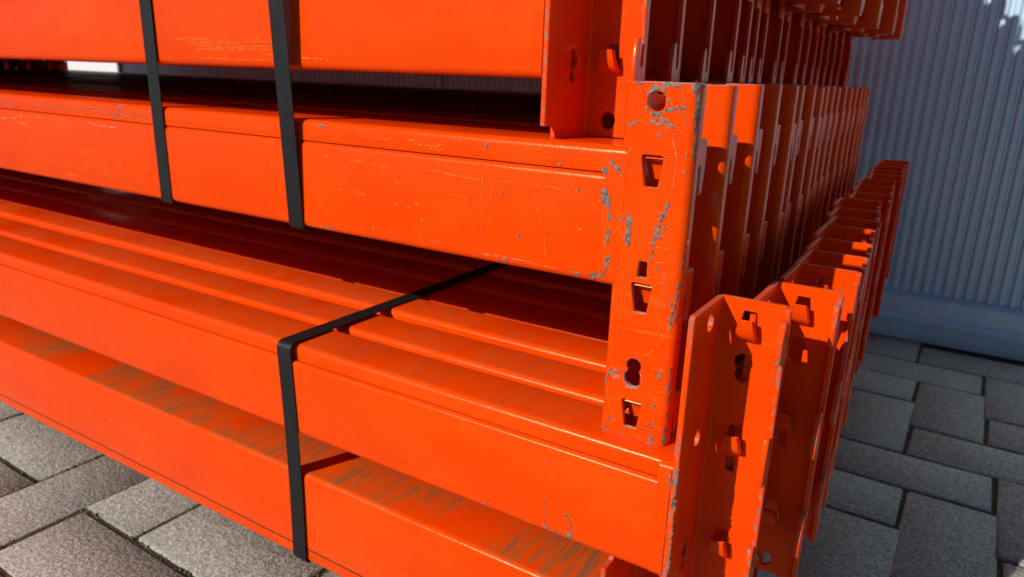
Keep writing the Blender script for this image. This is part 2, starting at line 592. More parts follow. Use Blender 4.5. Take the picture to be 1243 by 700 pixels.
def fill_region(bm, outline, holes, fn):
    edges = []
    for loop in [outline] + holes:
        vs = [bm.verts.new(fn(a, d)) for a, d in loop]
        for a, b in zip(vs, vs[1:] + vs[:1]):
            edges.append(bm.edges.new((a, b)))
    bmesh.ops.triangle_fill(bm, use_beauty=True, use_dissolve=False, edges=edges)

TEETH = ((.012, .083), (.208, .294), (.410, .494))

def connector_mesh(name, fx, fy, fz, mats, lod=0):
    """local frame: x=0 weld flange (outside face), y=0 front cut edge, plate runs from z=0 (top) down to -H;
    fx, fy, fz mirror the result about its own box"""
    bm = bmesh.new()
    # weld flange, outer face at x = 0, y from 0 to D-RB
    yb = D - RB
    out = [(0, .005), (.005, 0), (yb, 0), (yb, H), (.036, H), (.034, H - .017), (.030, H - .021), (0, H - .021)]
    fill_region(bm, out, wp_holes() if lod < 2 else [], lambda a, d: (0, a, -d))
    # bend 1
    nb = 4
    prev = None
    for i in range(nb + 1):
        t = math.pi / 2 * i / nb
        x, y = RB - RB * math.cos(t), D - RB + RB * math.sin(t)
        vs = [bm.verts.new((x, y, 0)), bm.verts.new((x, y, -H))]
        if prev: bm.faces.new((prev[0], vs[0], vs[1], prev[1]))
        prev = vs
    xe = CW - RB
    fill_region(bm, [(RB, 0), (xe, 0), (xe, H), (RB, H)], web_holes() if lod < 2 else [], lambda a, d: (a, D, -d))
    # bend 2, then the lip with its teeth
    prev = None
    for i in range(nb + 1):
        t = math.pi / 2 * i / nb
        x, y = CW - RB + RB * math.sin(t), D - RB + RB * math.cos(t)
        vs = [bm.verts.new((x, y, 0)), bm.verts.new((x, y, -H))]
        if prev: bm.faces.new((prev[0], vs[0], vs[1], prev[1]))
        prev = vs
    ye = D - .026
    lip = [(yb, 0), (ye + .004, 0), (ye, .004)]
    for a, b in TEETH:
        s = a + (b - a) * .52
        lip += [(ye, a + .004), (ye, s), (ye - .004, s + .004), (ye - .011, s + .002), (ye - .013, a), (ye - .024, a + .003), (ye - .030, s), (ye - .031, b), (ye, b + .0015)]
    # keep the order monotone: the tooth tips point to d = 0
    lip2 = [(yb, 0), (ye + .004, 0), (ye, .004)]
    for a, b in TEETH:
        s = a + (b - a) * .5
        lip2 += [(ye, s), (ye - .004, s + .005), (ye - .009, s + .001), (ye - .013, a), (ye - .025, a + .002), (ye - .030, s), (ye - .030, b - .002), (ye - .027, b), (ye, b)]
    lip2 += [(ye, H - .004), (ye + .004, H), (yb, H)]
    fill_region(bm, lip2, [], lambda a, d: (CW, a, -d))
    bmesh.ops.remove_doubles(bm, verts=bm.verts, dist=1e-5)
    # make the normals agree: the outside faces -x / +y / +x
    for f in bm.faces:
        c = f.calc_center_median()
        ref = Vector((0, 1, 0))
        if c.x < RB * .5: ref = Vector((-1, .2, 0))
        elif c.x > CW - RB * .5: ref = Vector((1, .2, 0))
        if f.normal.dot(ref) < 0: f.normal_flip()
    bm.normal_update()
    me = bpy.data.meshes.new(name + "_tmp")
    bm.to_mesh(me); bm.free()
    me.materials.append(mats[0]); me.materials.append(mats[1])
    o = bpy.data.objects.new("tmp", me)
    COL.objects.link(o)
    sm = o.modifiers.new("s", 'SOLIDIFY'); sm.thickness = T; sm.offset = -1; sm.use_even_offset = True; sm.material_offset_rim = 1
    if lod == 0:
        bv = o.modifiers.new("b", 'BEVEL'); bv.width = .0016; bv.segments = 1; bv.limit_method = 'ANGLE'; bv.angle_limit = math.radians(50)
    dg = bpy.context.evaluated_depsgraph_get()
    res = bpy.data.meshes.new_from_object(o.evaluated_get(dg))
    COL.objects.unlink(o); bpy.data.objects.remove(o)
    bm = bmesh.new(); bm.from_mesh(res); bpy.data.meshes.remove(res)
    finish(bm, fx, fy, fz)
    m = mesh_from(bm, name, mats, 35)
    return m

def finish(bm, fx, fy, fz):
    for v in bm.verts:
        x, y, z = v.co
        if fx: x = -x
        if fy: y = D - y
        if fz: z = -H - z
        v.co = (x * S, y * S, z * S)
    if (fx + fy + fz) % 2:
        bmesh.ops.reverse_faces(bm, faces=bm.faces)
    bm.normal_update()

def hook_mesh(name, fx, fy, fz, d_bot, mats):
    """tongue pressed out of the flange, root at the wide lower end"""
    bm = bmesh.new()
    y0 = D - T
    path = [(.0685, -.0005, .0175), (.064, -.010, .0175), (.059, -.018, .0172), (.052, -.022, .0165), (.040, -.0245, .0145), (.029, -.026, .0122), (.0275, -.0245, .0118)]
    th = .0085
    rows = []
    for i, (d, yo, hw) in enumerate(path):
        a = path[max(i - 1, 0)]; b = path[min(i + 1, len(path) - 1)]
        t = Vector((b[0] - a[0], b[1] - a[1])); t.normalize()
        nrm = Vector((t.y, -t.x))          # (d, y) normal
        if nrm.y > 0: nrm = -nrm
        dd = d_bot - .067
        f = [(.0545 - hw, y0 + yo), (.0545 + hw, y0 + yo)]
        r_ = []
        for s, kx in ((0, -1), (1, -1), (1, 1), (0, 1)):
            off = th * (1 - s)
            inset = .002 if s else 0
            dz = d - nrm.x * off * .9
            yy = y0 + yo - nrm.y * off
            r_.append(bm.verts.new((.0545 + kx * (hw - inset), yy, -(dz + dd))))
        rows.append(r_)
    for r0, r1 in zip(rows, rows[1:]):
        for i in range(4):
            j = (i + 1) % 4
            bm.faces.new((r0[i], r0[j], r1[j], r1[i]))
    bm.faces.new(rows[0]); bm.faces.new(rows[-1][::-1])
    bmesh.ops.recalc_face_normals(bm, faces=bm.faces)
    bm.faces.ensure_lookup_table()
    bm.faces[-1].material_index = 1
    finish(bm, fx, fy, fz)
    return mesh_from(bm, name, mats, 45)

_cache = {}
def conn(fx, fy, fz, mats, lod):
    key = (fx, fy, fz, mats[0].name, lod)
    if key not in _cache:
        _cache[key] = (connector_mesh("connector", fx, fy, fz, mats, lod),
                       [hook_mesh("hook", fx, fy, fz, d, mats) for d in (.067, .268, .468)])
    return _cache[key]

# ------------------------------------------------------------------ beam body: two nested channels
BW = .144
SLOT = .0022
def rounded(pts_r):
    """polygon [(y, z, r)] -> points with rounded corners"""
    out = []
    n = len(pts_r)
    for i in range(n):
        p = Vector(pts_r[i][:2]); r = pts_r[i][2]
        a = Vector(pts_r[i - 1][:2]) - p; b = Vector(pts_r[(i + 1) % n][:2]) - p
        if r == 0:
            out.append(tuple(p)); continue
        a.normalize(); b.normalize()
        c = p + (a + b) * r
        p0 = p + a * r; p1 = p + b * r
        a0 = math.atan2(p0.y - c.y, p0.x - c.x); a1 = math.atan2(p1.y - c.y, p1.x - c.x)
        while a1 - a0 > math.pi: a1 -= 2 * math.pi
        while a1 - a0 < -math.pi: a1 += 2 * math.pi
        for k in range(5):
            t = a0 + (a1 - a0) * k / 4
            out.append((c.x + r * math.cos(t), c.y + r * math.sin(t)))
    return out

def extrude(pts, x0, x1, mats, name, flipz=None, nseg=1, wob=0.0):
    bm = bmesh.new()
    if flipz is not None:
        pts = [(y, flipz - z) for y, z in pts][::-1]
    rows = []
    for s in range(nseg + 1):
        x = x0 + (x1 - x0) * s / nseg
        rows.append([bm.verts.new((x * S, y * S, z * S)) for y, z in pts])
    for r0, r1 in zip(rows, rows[1:]):
        for i in range(len(pts)):
            j = (i + 1) % len(pts)
            bm.faces.new((r0[i], r0[j], r1[j], r1[i]))
    bm.faces.new(rows[0]); bm.faces.new(rows[-1][::-1])
    bmesh.ops.recalc_face_normals(bm, faces=bm.faces)
    return mesh_from(bm, name, mats, 50)

LB = 6.85
_bc = {}
def body(h, seam, flip, mat, xe=-.0002, lb=None):
    lb = lb or LB
    key = (h, seam, flip, mat.name, xe, lb)
    if key not in _bc:
        zs = h - seam
        if flip == 2:   # upper channel set back behind an open slot
            outer = rounded([(0, 0, .013), (BW, 0, .013), (BW, zs, .004), (.0118, zs, 0), (.0118, zs - .016, 0), (.0082, zs - .016, 0), (.0082, zs, 0), (0, zs, .0080)])
            inner = rounded([(.0118, zs - .001, 0), (BW - .005, zs - .001, 0), (BW - .005, h, .013), (.0118, h, .013)])
        elif flip:  # narrow open groove low on the front
            outer = rounded([(0, 0, .013), (BW, 0, .013), (BW, zs, .004), (0, zs, .0020)])
            inner = rounded([(.006, zs - .004, 0), (BW - .005, zs - .004, 0), (BW - .005, h, .013), (.0008, h, .010), (.0008, zs + .0030, .0010), (.006, zs + .0030, 0)])
        else:       # the lower channel's rounded shoulder runs in under the upper one
            outer = rounded([(0, 0, .013), (BW, 0, .013), (BW, zs, .004), (0, zs, .0125)])
            inner = rounded([(SLOT, zs + .0004, .0008), (BW - .005, zs + .0004, 0), (BW - .005, h, .013), (SLOT, h, .013)])
        cap = rounded([(-.0003, -.0003, .0125), (BW - .003, -.0003, .0125), (BW - .003, h + .0003, .0125), (-.0003, h + .0003, .0125)])
        fz = h if flip == 1 else None
        _bc[key] = (extrude(outer, -lb, -.0140, [mat], "outer_channel", fz), extrude(inner, -lb, -.0141, [mat], "inner_channel", fz), extrude(cap, -.022, xe, [mat], "end_cap", fz))
    return _bc[key]

def weld_mesh(h, mat):
    """run of weld along the beam's end against the weld flange"""
    bm = bmesh.new()
    r = random.Random(3)
    n = 26
    prev = None
    for i in range(n + 1):
        z = .004 + (h - .012) * i / n
        rr = .0045 + r.uniform(-.0008, .0008) + .0006 * math.sin(i * 1.9)
        ring = [bm.verts.new(((-rr) * S, .001 * S, z * S)), bm.verts.new((-.001 * S, -.0012 * S, z * S)), bm.verts.new((0, .004 * S, z * S))]
        if prev:
            for a in range(3):
                b = (a + 1) % 3
                bm.faces.new((prev[a], prev[b], ring[b], ring[a]))
        prev = ring
    bmesh.ops.recalc_face_normals(bm, faces=bm.faces)
    return mesh_from(bm, "weld", [mat], 60)

# paint wear: ragged patches of bare steel and scratches, each lying on the metal, (x, z) in design units
MK_P = [('s',-0.4328,-0.0062,0.0036,0.003,0),('s',-0.4079,-0.0115,0.0058,0.0042,0),('s',-0.4104,-0.0163,0.003,0.0027,0),('s',-0.3941,-0.0141,0.0026,0.0037,0),('s',-0.4154,-0.0192,0.0035,0.0021,0),('s',-0.3862,-0.0067,0.009,0.0026,-5),('s',-0.3748,-0.0076,0.007,0.0021,-5),('s',-0.3481,-0.0105,0.0038,0.0067,0),('s',-0.3436,-0.0065,0.0049,0.0026,0),('s',-0.3646,-0.0386,0.005,0.0032,-20),('s',-0.3828,-0.0412,0.0062,0.0026,15),('s',-0.3758,-0.0403,0.0057,0.0013,0),('s',-0.4024,-0.0486,0.0076,0.0038,5),('s',-0.4058,-0.0591,0.0041,0.0022,20),('s',-0.3899,-0.0574,0.0063,0.0032,-30),('s',-0.3822,-0.0623,0.008,0.0016,-20),('s',-0.3981,-0.0625,0.004,0.0013,-10),('s',-0.4382,-0.0644,0.0066,0.0016,25),('s',-0.4177,-0.0419,0.0018,0.0021,0),('s',-0.3869,-0.0291,0.002,0.0037,0),('s',-0.376,-0.0665,0.0034,0.001,-20),('s',-0.3433,-0.0245,0.0022,0.0104,-2),('s',-0.3433,-0.0401,0.003,0.0089,-5),('s',-0.343,-0.0532,0.002,0.0079,-4),('s',-0.3421,-0.0664,0.0016,0.0058,-3),('s',-0.3421,-0.077,0.0011,0.0048,-3),('s',-0.3423,-0.0904,0.0011,0.0059,-3),('s',-0.3418,-0.1038,0.0011,0.0048,-3),('s',-0.3506,-0.1027,0.0011,0.0013,0),('s',-0.3497,-0.1285,0.0023,0.0008,0),('s',-0.3946,-0.078,0.0015,0.0024,0),('w',0.0014,[(-0.3746,-0.0807),(-0.3685,-0.0979),(-0.3641,-0.1139),(-0.3647,-0.1333),(-0.3674,-0.1531),(-0.3705,-0.1661)]),('w',0.0009,[(-0.3899,-0.0187),(-0.3875,-0.0371)]),('w',0.0012,[(-0.3855,-0.0638),(-0.3833,-0.0745)]),('y',0.0009,[(-0.4408,-0.0343),(-0.4404,-0.0562)]),('y',0.0008,[(-0.4447,-0.0676),(-0.4325,-0.0607),(-0.4115,-0.0614),(-0.3938,-0.0622)]),('y',0.0007,[(-0.3725,-0.0443),(-0.3569,-0.0448),(-0.3557,-0.0646),(-0.382,-0.0641)]),('y',0.0012,[(-0.4384,-0.0978),(-0.4403,-0.1121)]),('y',0.0005,[(-0.365,-0.0073),(-0.361,-0.0358)]),('y',0.0006,[(-0.386,-0.0238),(-0.3759,-0.0392)]),('s',-0.4318,-0.2129,0.0041,0.01,0),('s',-0.4317,-0.2398,0.0047,0.0096,0),('s',-0.4318,-0.2278,0.0031,0.0048,0),('s',-0.3721,-0.1807,0.0029,0.0045,-20),('s',-0.376,-0.1926,0.0026,0.0051,-15),('s',-0.3805,-0.2018,0.003,0.0063,-10),('s',-0.3836,-0.2167,0.0027,0.0064,-12),('s',-0.3745,-0.2169,0.0023,0.0029,0),('s',-0.3855,-0.2287,0.0039,0.0058,-12),('s',-0.3793,-0.2301,0.003,0.0015,0),('s',-0.3889,-0.241,0.0027,0.0052,-8),('s',-0.3892,-0.2544,0.0018,0.0047,-5),('s',-0.3903,-0.2191,0.0015,0.0023,0),('s',-0.3912,-0.2658,0.0027,0.0012,0),('s',-0.3807,-0.283,0.0015,0.0023,0),('s',-0.3521,-0.3323,0.0015,0.0021,0),('s',-0.3445,-0.3021,0.0017,0.0041,-8),('s',-0.3451,-0.3173,0.0015,0.0065,-5),('s',-0.3463,-0.3357,0.0015,0.006,-5),('s',-0.3501,-0.3518,0.0015,0.0076,-5),('s',-0.3439,-0.3536,0.0015,0.0066,-5),('s',-0.3507,-0.3674,0.0015,0.0061,-3),('s',-0.3424,-0.2705,0.0012,0.0024,0),('s',-0.4416,-0.2092,0.0013,0.0023,0),('s',-0.4476,-0.2135,0.0012,0.0012,0),('s',-0.3389,-0.2335,0.0009,0.0023,0),('s',-0.3408,-0.2571,0.0008,0.0028,0),('w',0.0008,[(-0.3853,-0.247),(-0.3627,-0.2464)]),('w',0.0012,[(-0.3847,-0.2701),(-0.3589,-0.2694)]),('w',0.0006,[(-0.3919,-0.1923),(-0.3784,-0.1923)]),('w',0.0008,[(-0.374,-0.302),(-0.3633,-0.3013)]),('y',0.0009,[(-0.3641,-0.3087),(-0.3612,-0.3448)]),('y',0.0016,[(-0.3668,-0.3615),(-0.3635,-0.3733)]),('y',0.0009,[(-0.4127,-0.2341),(-0.3867,-0.2318)]),('y',0.0012,[(-0.4442,-0.2161),(-0.4431,-0.237)]),('y',0.0015,[(-0.3479,-0.3656),(-0.3551,-0.3859),(-0.37,-0.4099),(-0.3876,-0.4269),(-0.4047,-0.4359)]),('y',0.0019,[(-0.4124,-0.4418),(-0.4248,-0.4524),(-0.4444,-0.4616),(-0.4491,-0.4675)]),('s',0.0023,[(-0.4226,-0.4595),(-0.4357,-0.4645),(-0.4455,-0.47)]),('s',0.002,[(-0.4465,-0.4703),(-0.4484,-0.4803),(-0.4516,-0.493)]),('s',-0.4422,-0.4678,0.006,0.003,-10),('s',-0.452,-0.488,0.0024,0.004,0),('s',-0.4535,-0.5142,0.0017,0.0027,0),('s',-0.3452,-0.4715,0.0018,0.0044,0),('s',-0.3488,-0.3658,0.0015,0.0037,0),('s',-0.359,-0.4523,0.0027,0.0044,0),('s',-0.3432,-0.4434,0.0009,0.0063,0),('s',-0.364,-0.508,0.0028,0.0019,0),('s',-0.3641,-0.5424,0.0048,0.0016,0),('s',-0.3634,-0.5671,0.0038,0.0047,0),('s',-0.3641,-0.5777,0.0051,0.0026,-15),('s',-0.3575,-0.578,0.0038,0.0017,-10),('s',-0.3431,-0.5659,0.0022,0.0086,-5),('s',-0.3425,-0.5487,0.0013,0.0082,-4),('s',-0.4461,-0.5751,0.0048,0.0017,-15),('s',-0.4543,-0.5687,0.0017,0.0042,0),('s',-0.4373,-0.5531,0.0048,0.0017,0),('s',-0.3997,-0.4364,0.0025,0.0019,-30),('s',-0.4039,-0.4838,0.0065,0.0023,-20),('s',-0.4141,-0.4814,0.0026,0.0027,-40),('s',-0.3429,-0.4627,0.0009,0.0057,-3),('s',-0.3416,-0.4918,0.0009,0.007,-3),('s',-0.3422,-0.5184,0.0009,0.0065,-3),('y',0.0007,[(-0.4425,-0.5302),(-0.4174,-0.5437)]),('y',0.001,[(-0.3957,-0.5598),(-0.3848,-0.5686),(-0.3723,-0.5785)]),('y',0.0007,[(-0.4433,-0.52),(-0.4285,-0.5118)]),('y',0.0013,[(-0.3888,-0.4682),(-0.3841,-0.4835)]),('y',0.0009,[(-0.3773,-0.4867),(-0.3642,-0.4888),(-0.3615,-0.5006)]),('y',0.001,[(-0.3944,-0.4416),(-0.3883,-0.4483)]),('y',0.0011,[(-0.4486,-0.5423),(-0.4499,-0.5709)]),('y',0.0012,[(-0.3634,-0.5145),(-0.3619,-0.5377)]),('w',0.0011,[(-0.4319,-0.5778),(-0.446,-0.5768)])]
MK_B3 = [('s',-0.4577,-0.1338,0.0082,0.0031,-32),('s',-0.4678,-0.126,0.0028,0.0052,15),('s',-0.4789,-0.1393,0.0051,0.0046,0),('s',-0.4763,-0.1738,0.0064,0.0088,0),('s',-0.4696,-0.1849,0.0029,0.0065,0),('s',-0.4745,-0.1848,0.0054,0.0065,0),('s',-0.4684,-0.1924,0.0029,0.0065,0),('s',-0.4662,-0.2086,0.0016,0.006,0),('s',-0.4622,-0.2096,0.0019,0.0012,0),('s',-0.4656,-0.2373,0.0032,0.006,-8),('s',-0.4656,-0.2465,0.002,0.0042,0),('s',-0.4662,-0.2805,0.0023,0.0056,-10),('s',-0.4611,-0.2781,0.0016,0.0037,0),('s',-0.4634,-0.2879,0.0017,0.003,-20),('s',-0.4676,-0.298,0.001,0.0077,-18),('s',-0.4853,-0.3089,0.0027,0.0044,0),('s',-0.4752,-0.3078,0.0017,0.0031,-15),('s',-0.4664,-0.3221,0.002,0.0031,0),('s',-0.4627,-0.3271,0.002,0.0032,0),('s',-0.4696,-0.3157,0.001,0.0012,0),('y',0.0007,[(-0.4944,-0.2052),(-0.4814,-0.2024)]),('y',0.0013,[(-0.4714,-0.2259),(-0.4696,-0.2624)]),('y',0.001,[(-0.4679,-0.2499),(-0.4696,-0.2717)]),('y',0.0013,[(-0.6133,-0.1759),(-0.6016,-0.1959),(-0.5891,-0.2301),(-0.5796,-0.263),(-0.572,-0.3082)]),('y',0.0011,[(-0.6504,-0.1264),(-0.6387,-0.1438)]),('y',0.0013,[(-0.79,-0.1746),(-0.7507,-0.1755),(-0.7125,-0.1775)]),('y',0.0009,[(-0.6823,-0.1771),(-0.6486,-0.1736)]),('y',0.0013,[(-0.6113,-0.1734),(-0.5835,-0.1742),(-0.5541,-0.1765)]),('y',0.0013,[(-0.571,-0.1721),(-0.5521,-0.1756)]),('y',0.0007,[(-0.7896,-0.2107),(-0.7355,-0.2101)]),('y',0.0009,[(-0.7071,-0.1673),(-0.7069,-0.21)]),('y',0.0012,[(-0.7037,-0.2253),(-0.7029,-0.253)]),('y',0.0008,[(-0.6066,-0.2439),(-0.6069,-0.2748)]),('y',0.0008,[(-0.5007,-0.1914),(-0.4823,-0.2017)]),('w',0.0019,[(-0.714,-0.3072),(-0.6688,-0.3061)]),('w',0.0018,[(-0.6618,-0.3062),(-0.6072,-0.3062)]),('w',0.0012,[(-0.6072,-0.3082),(-0.5547,-0.31)]),('y',0.0008,[(-0.526,-0.2329),(-0.5114,-0.2383)]),('y',0.0007,[(-0.7097,-0.1947),(-0.7084,-0.2981)]),('s',-0.5177,-0.3106,0.0061,0.0026,-5),('s',-0.4883,-0.3101,0.0048,0.0041,-10),('s',-0.4771,-0.3092,0.002,0.0026,0),('s',-0.7034,-0.1176,0.0018,0.003,0),('s',-0.5598,-0.1367,0.0021,0.0018,0),('s',-0.6672,-0.1938,0.0014,0.0019,0),('y',-0.7069,-0.175,0.0028,0.0069,0),('y',-0.6948,-0.3074,0.0067,0.002,-10),('s',-0.657,-0.3123,0.0037,0.004,0),('s',-0.6709,-0.3146,0.0023,0.002,0),('s',-0.5237,-0.175,0.002,0.0014,0),('s',-0.6327,-0.2661,0.0018,0.0031,0),('y',-0.5156,-0.237,0.0032,0.0015,0),('y',-0.7589,-0.1149,0.0014,0.0039,0),('y',0.0013,[(-0.8316,-0.1723),(-0.7974,-0.1718),(-0.7537,-0.1758)]),('y',0.002,[(-1.0094,-0.2281),(-0.9996,-0.2322),(-0.9678,-0.2353)]),('y',0.0017,[(-0.9495,-0.1793),(-0.9189,-0.1715)]),('y',0.001,[(-0.9637,-0.1742),(-0.9029,-0.1749)]),('y',0.002,[(-1.0222,-0.1733),(-0.9852,-0.1682)]),('y',0.0009,[(-0.8556,-0.1643),(-0.8545,-0.2084)]),('y',0.0008,[(-0.7822,-0.2107),(-0.7531,-0.2091)]),('y',0.0012,[(-0.9079,-0.2028),(-0.8895,-0.2023)]),('y',0.0018,[(-0.8786,-0.2457),(-0.8673,-0.2443)]),('y',0.0028,[(-1.1539,-0.3139),(-1.1125,-0.3143),(-1.0671,-0.3158)]),('y',0.0021,[(-1.0281,-0.3181),(-0.936,-0.3154)]),('w',0.0014,[(-0.8631,-0.3001),(-0.8007,-0.3006)]),('y',0.0015,[(-0.9885,-0.1223),(-0.8976,-0.1244)]),('y',0.0018,[(-0.862,-0.1269),(-0.8019,-0.1272)]),('y',0.0013,[(-0.8143,-0.1886),(-0.8015,-0.1873)]),('y',0.001,[(-1.0081,-0.192),(-0.9913,-0.2068)]),('y',-1.0857,-0.1678,0.0073,0.0019,-10),('y',-1.0474,-0.2301,0.0051,0.0019,-10),('y',-0.856,-0.2366,0.0054,0.0035,0),('y',-0.8413,-0.263,0.0031,0.0043,0),('y',-0.9039,-0.2416,0.0019,0.0014,0),('y',-0.9622,-0.2982,0.0029,0.0019,0),('s',-1.0944,-0.1098,0.0062,0.0025,0),('y',-0.8686,-0.1216,0.0062,0.002,0),('y',-0.8103,-0.1328,0.0168,0.0014,-5),('s',-1.0802,-0.3138,0.0107,0.0015,-14),('y',-0.8061,-0.1233,0.025,0.001,-5),('y',0.0055,[(-2.3972,-0.1706),(-2.3258,-0.1677),(-2.2587,-0.1571)]),('y',0.0043,[(-2.2941,-0.176),(-2.2447,-0.1797)]),('y',0.0034,[(-2.2093,-0.1576),(-2.1725,-0.1563),(-2.1477,-0.1533)]),('w',0.0029,[(-1.931,-0.1539),(-1.8902,-0.159),(-1.8225,-0.1599),(-1.8022,-0.1579)]),('y',0.0047,[(-2.0778,-0.2996),(-2.0173,-0.3006)]),('w',0.0041,[(-1.8092,-0.2396),(-1.8064,-0.2585),(-1.8,-0.2829)]),('y',0.0042,[(-2.1846,-0.313),(-2.16,-0.3118)]),('s',0.0046,[(-1.7922,-0.1099),(-1.7994,-0.1194),(-1.7999,-0.1341)]),('s',0.0039,[(-1.7984,-0.1083),(-1.7748,-0.1043)]),('s',0.0034,[(-1.8301,-0.1329),(-1.7941,-0.1345)]),('s',0.002,[(-2.2124,-0.1271),(-2.0553,-0.1259),(-1.8822,-0.1238),(-1.8019,-0.125),(-1.6766,-0.1323)]),('y',-2.1372,-0.2726,0.0226,0.0129,0),('y',-1.8819,-0.2773,0.0317,0.0073,0),('s',-2.0829,-0.2452,0.0031,0.0021,0),('s',-2.3558,-0.1257,0.0353,0.0017,-12),('y',-1.8663,-0.1136,0.0035,0.0076,0),('y',-2.0244,-0.2993,0.0456,0.0033,-8),('y',-1.7823,-0.3042,0.0054,0.0024,0),('y',-1.9034,-0.3112,0.0144,0.0016,0),('y',-1.9758,-0.2824,0.0223,0.0049,0),('y',-2.1788,-0.2637,0.0165,0.026,0)]
MK_B2 = [('s',0.0012,[(-0.5288,-0.7078),(-0.5287,-0.7291),(-0.5278,-0.7612),(-0.5286,-0.7724)]),('s',0.0024,[(-0.5285,-0.7737),(-0.5176,-0.7741),(-0.5041,-0.7749),(-0.4882,-0.774),(-0.4751,-0.7741)]),('s',0.0018,[(-0.4737,-0.7749),(-0.4769,-0.7654),(-0.4765,-0.7519),(-0.4798,-0.7399),(-0.4894,-0.733)]),('y',0.001,[(-0.4894,-0.733),(-0.4964,-0.725),(-0.5054,-0.7164)]),('y',0.0014,[(-0.5728,-0.7758),(-0.5449,-0.7747)]),('s',-0.5272,-0.7718,0.0026,0.0033,0),('s',-0.4774,-0.771,0.0041,0.0058,0),('s',-0.4867,-0.7346,0.0021,0.0031,0),('s',-0.6537,-0.7729,0.0053,0.0019,-15),('s',-0.5095,-0.7744,0.0031,0.0016,-15),('s',-0.3002,-0.5892,0.0022,0.0091,0),('s',-0.3008,-0.6056,0.002,0.0078,0),('s',-0.3001,-0.6217,0.0014,0.0074,0),('s',-0.3008,-0.6398,0.0029,0.009,0),('s',-0.2985,-0.6486,0.0017,0.0053,0),('s',-0.2979,-0.6748,0.0008,0.004,0),('s',-0.2983,-0.6904,0.0009,0.0055,0),('s',-0.2985,-0.7018,0.0012,0.0069,0),('s',-0.2983,-0.7217,0.0012,0.0083,0),('s',-0.2993,-0.7322,0.0022,0.0028,-30),('s',-0.2983,-0.7477,0.0017,0.0084,0),('s',-0.2987,-0.7624,0.0015,0.007,0),('s',-0.312,-0.6008,0.0014,0.0053,-8),('s',-0.3067,-0.6063,0.0012,0.0068,-4),('s',-0.3149,-0.5915,0.0007,0.0013,0),('s',-0.3079,-0.7782,0.0015,0.0057,0),('y',0.0004,[(-0.3094,-0.6666),(-0.3055,-0.7218),(-0.3033,-0.7556)])]
MK_B4 = [('y',0.0016,[(-1.529,0.053),(-1.3703,0.0528),(-1.2264,0.0537)]),('y',0.0017,[(-1.5648,0.0499),(-1.4926,0.0494),(-1.4233,0.0501)]),('y',0.0016,[(-1.4956,0.0456),(-1.3554,0.0457),(-1.227,0.0468)]),('y',0.0016,[(-1.5059,0.0421),(-1.4081,0.042),(-1.3161,0.043)]),('y',0.0015,[(-1.4919,0.037),(-1.3541,0.0374),(-1.2278,0.0378)]),('y',0.0016,[(-1.4687,0.0303),(-1.3438,0.0309),(-1.2284,0.0314)]),('y',0.0015,[(-1.4255,0.0336),(-1.339,0.0337),(-1.2572,0.0337)]),('y',0.0015,[(-1.4914,0.0405),(-1.453,0.0399),(-1.4153,0.0405)]),('y',0.0014,[(-1.2583,0.0224),(-1.2416,0.0219),(-1.2251,0.0213)]),('y',0.0016,[(-1.4762,0.0114),(-1.4097,0.0117),(-1.3459,0.0119)]),('y',0.0015,[(-1.3461,0.0105),(-1.2848,0.0108),(-1.226,0.0111)]),('y',0.0023,[(-1.1548,0.078),(-1.1433,0.078)]),('y',0.0024,[(-1.165,0.0191),(-1.1225,0.0162),(-1.0699,0.0156)])]

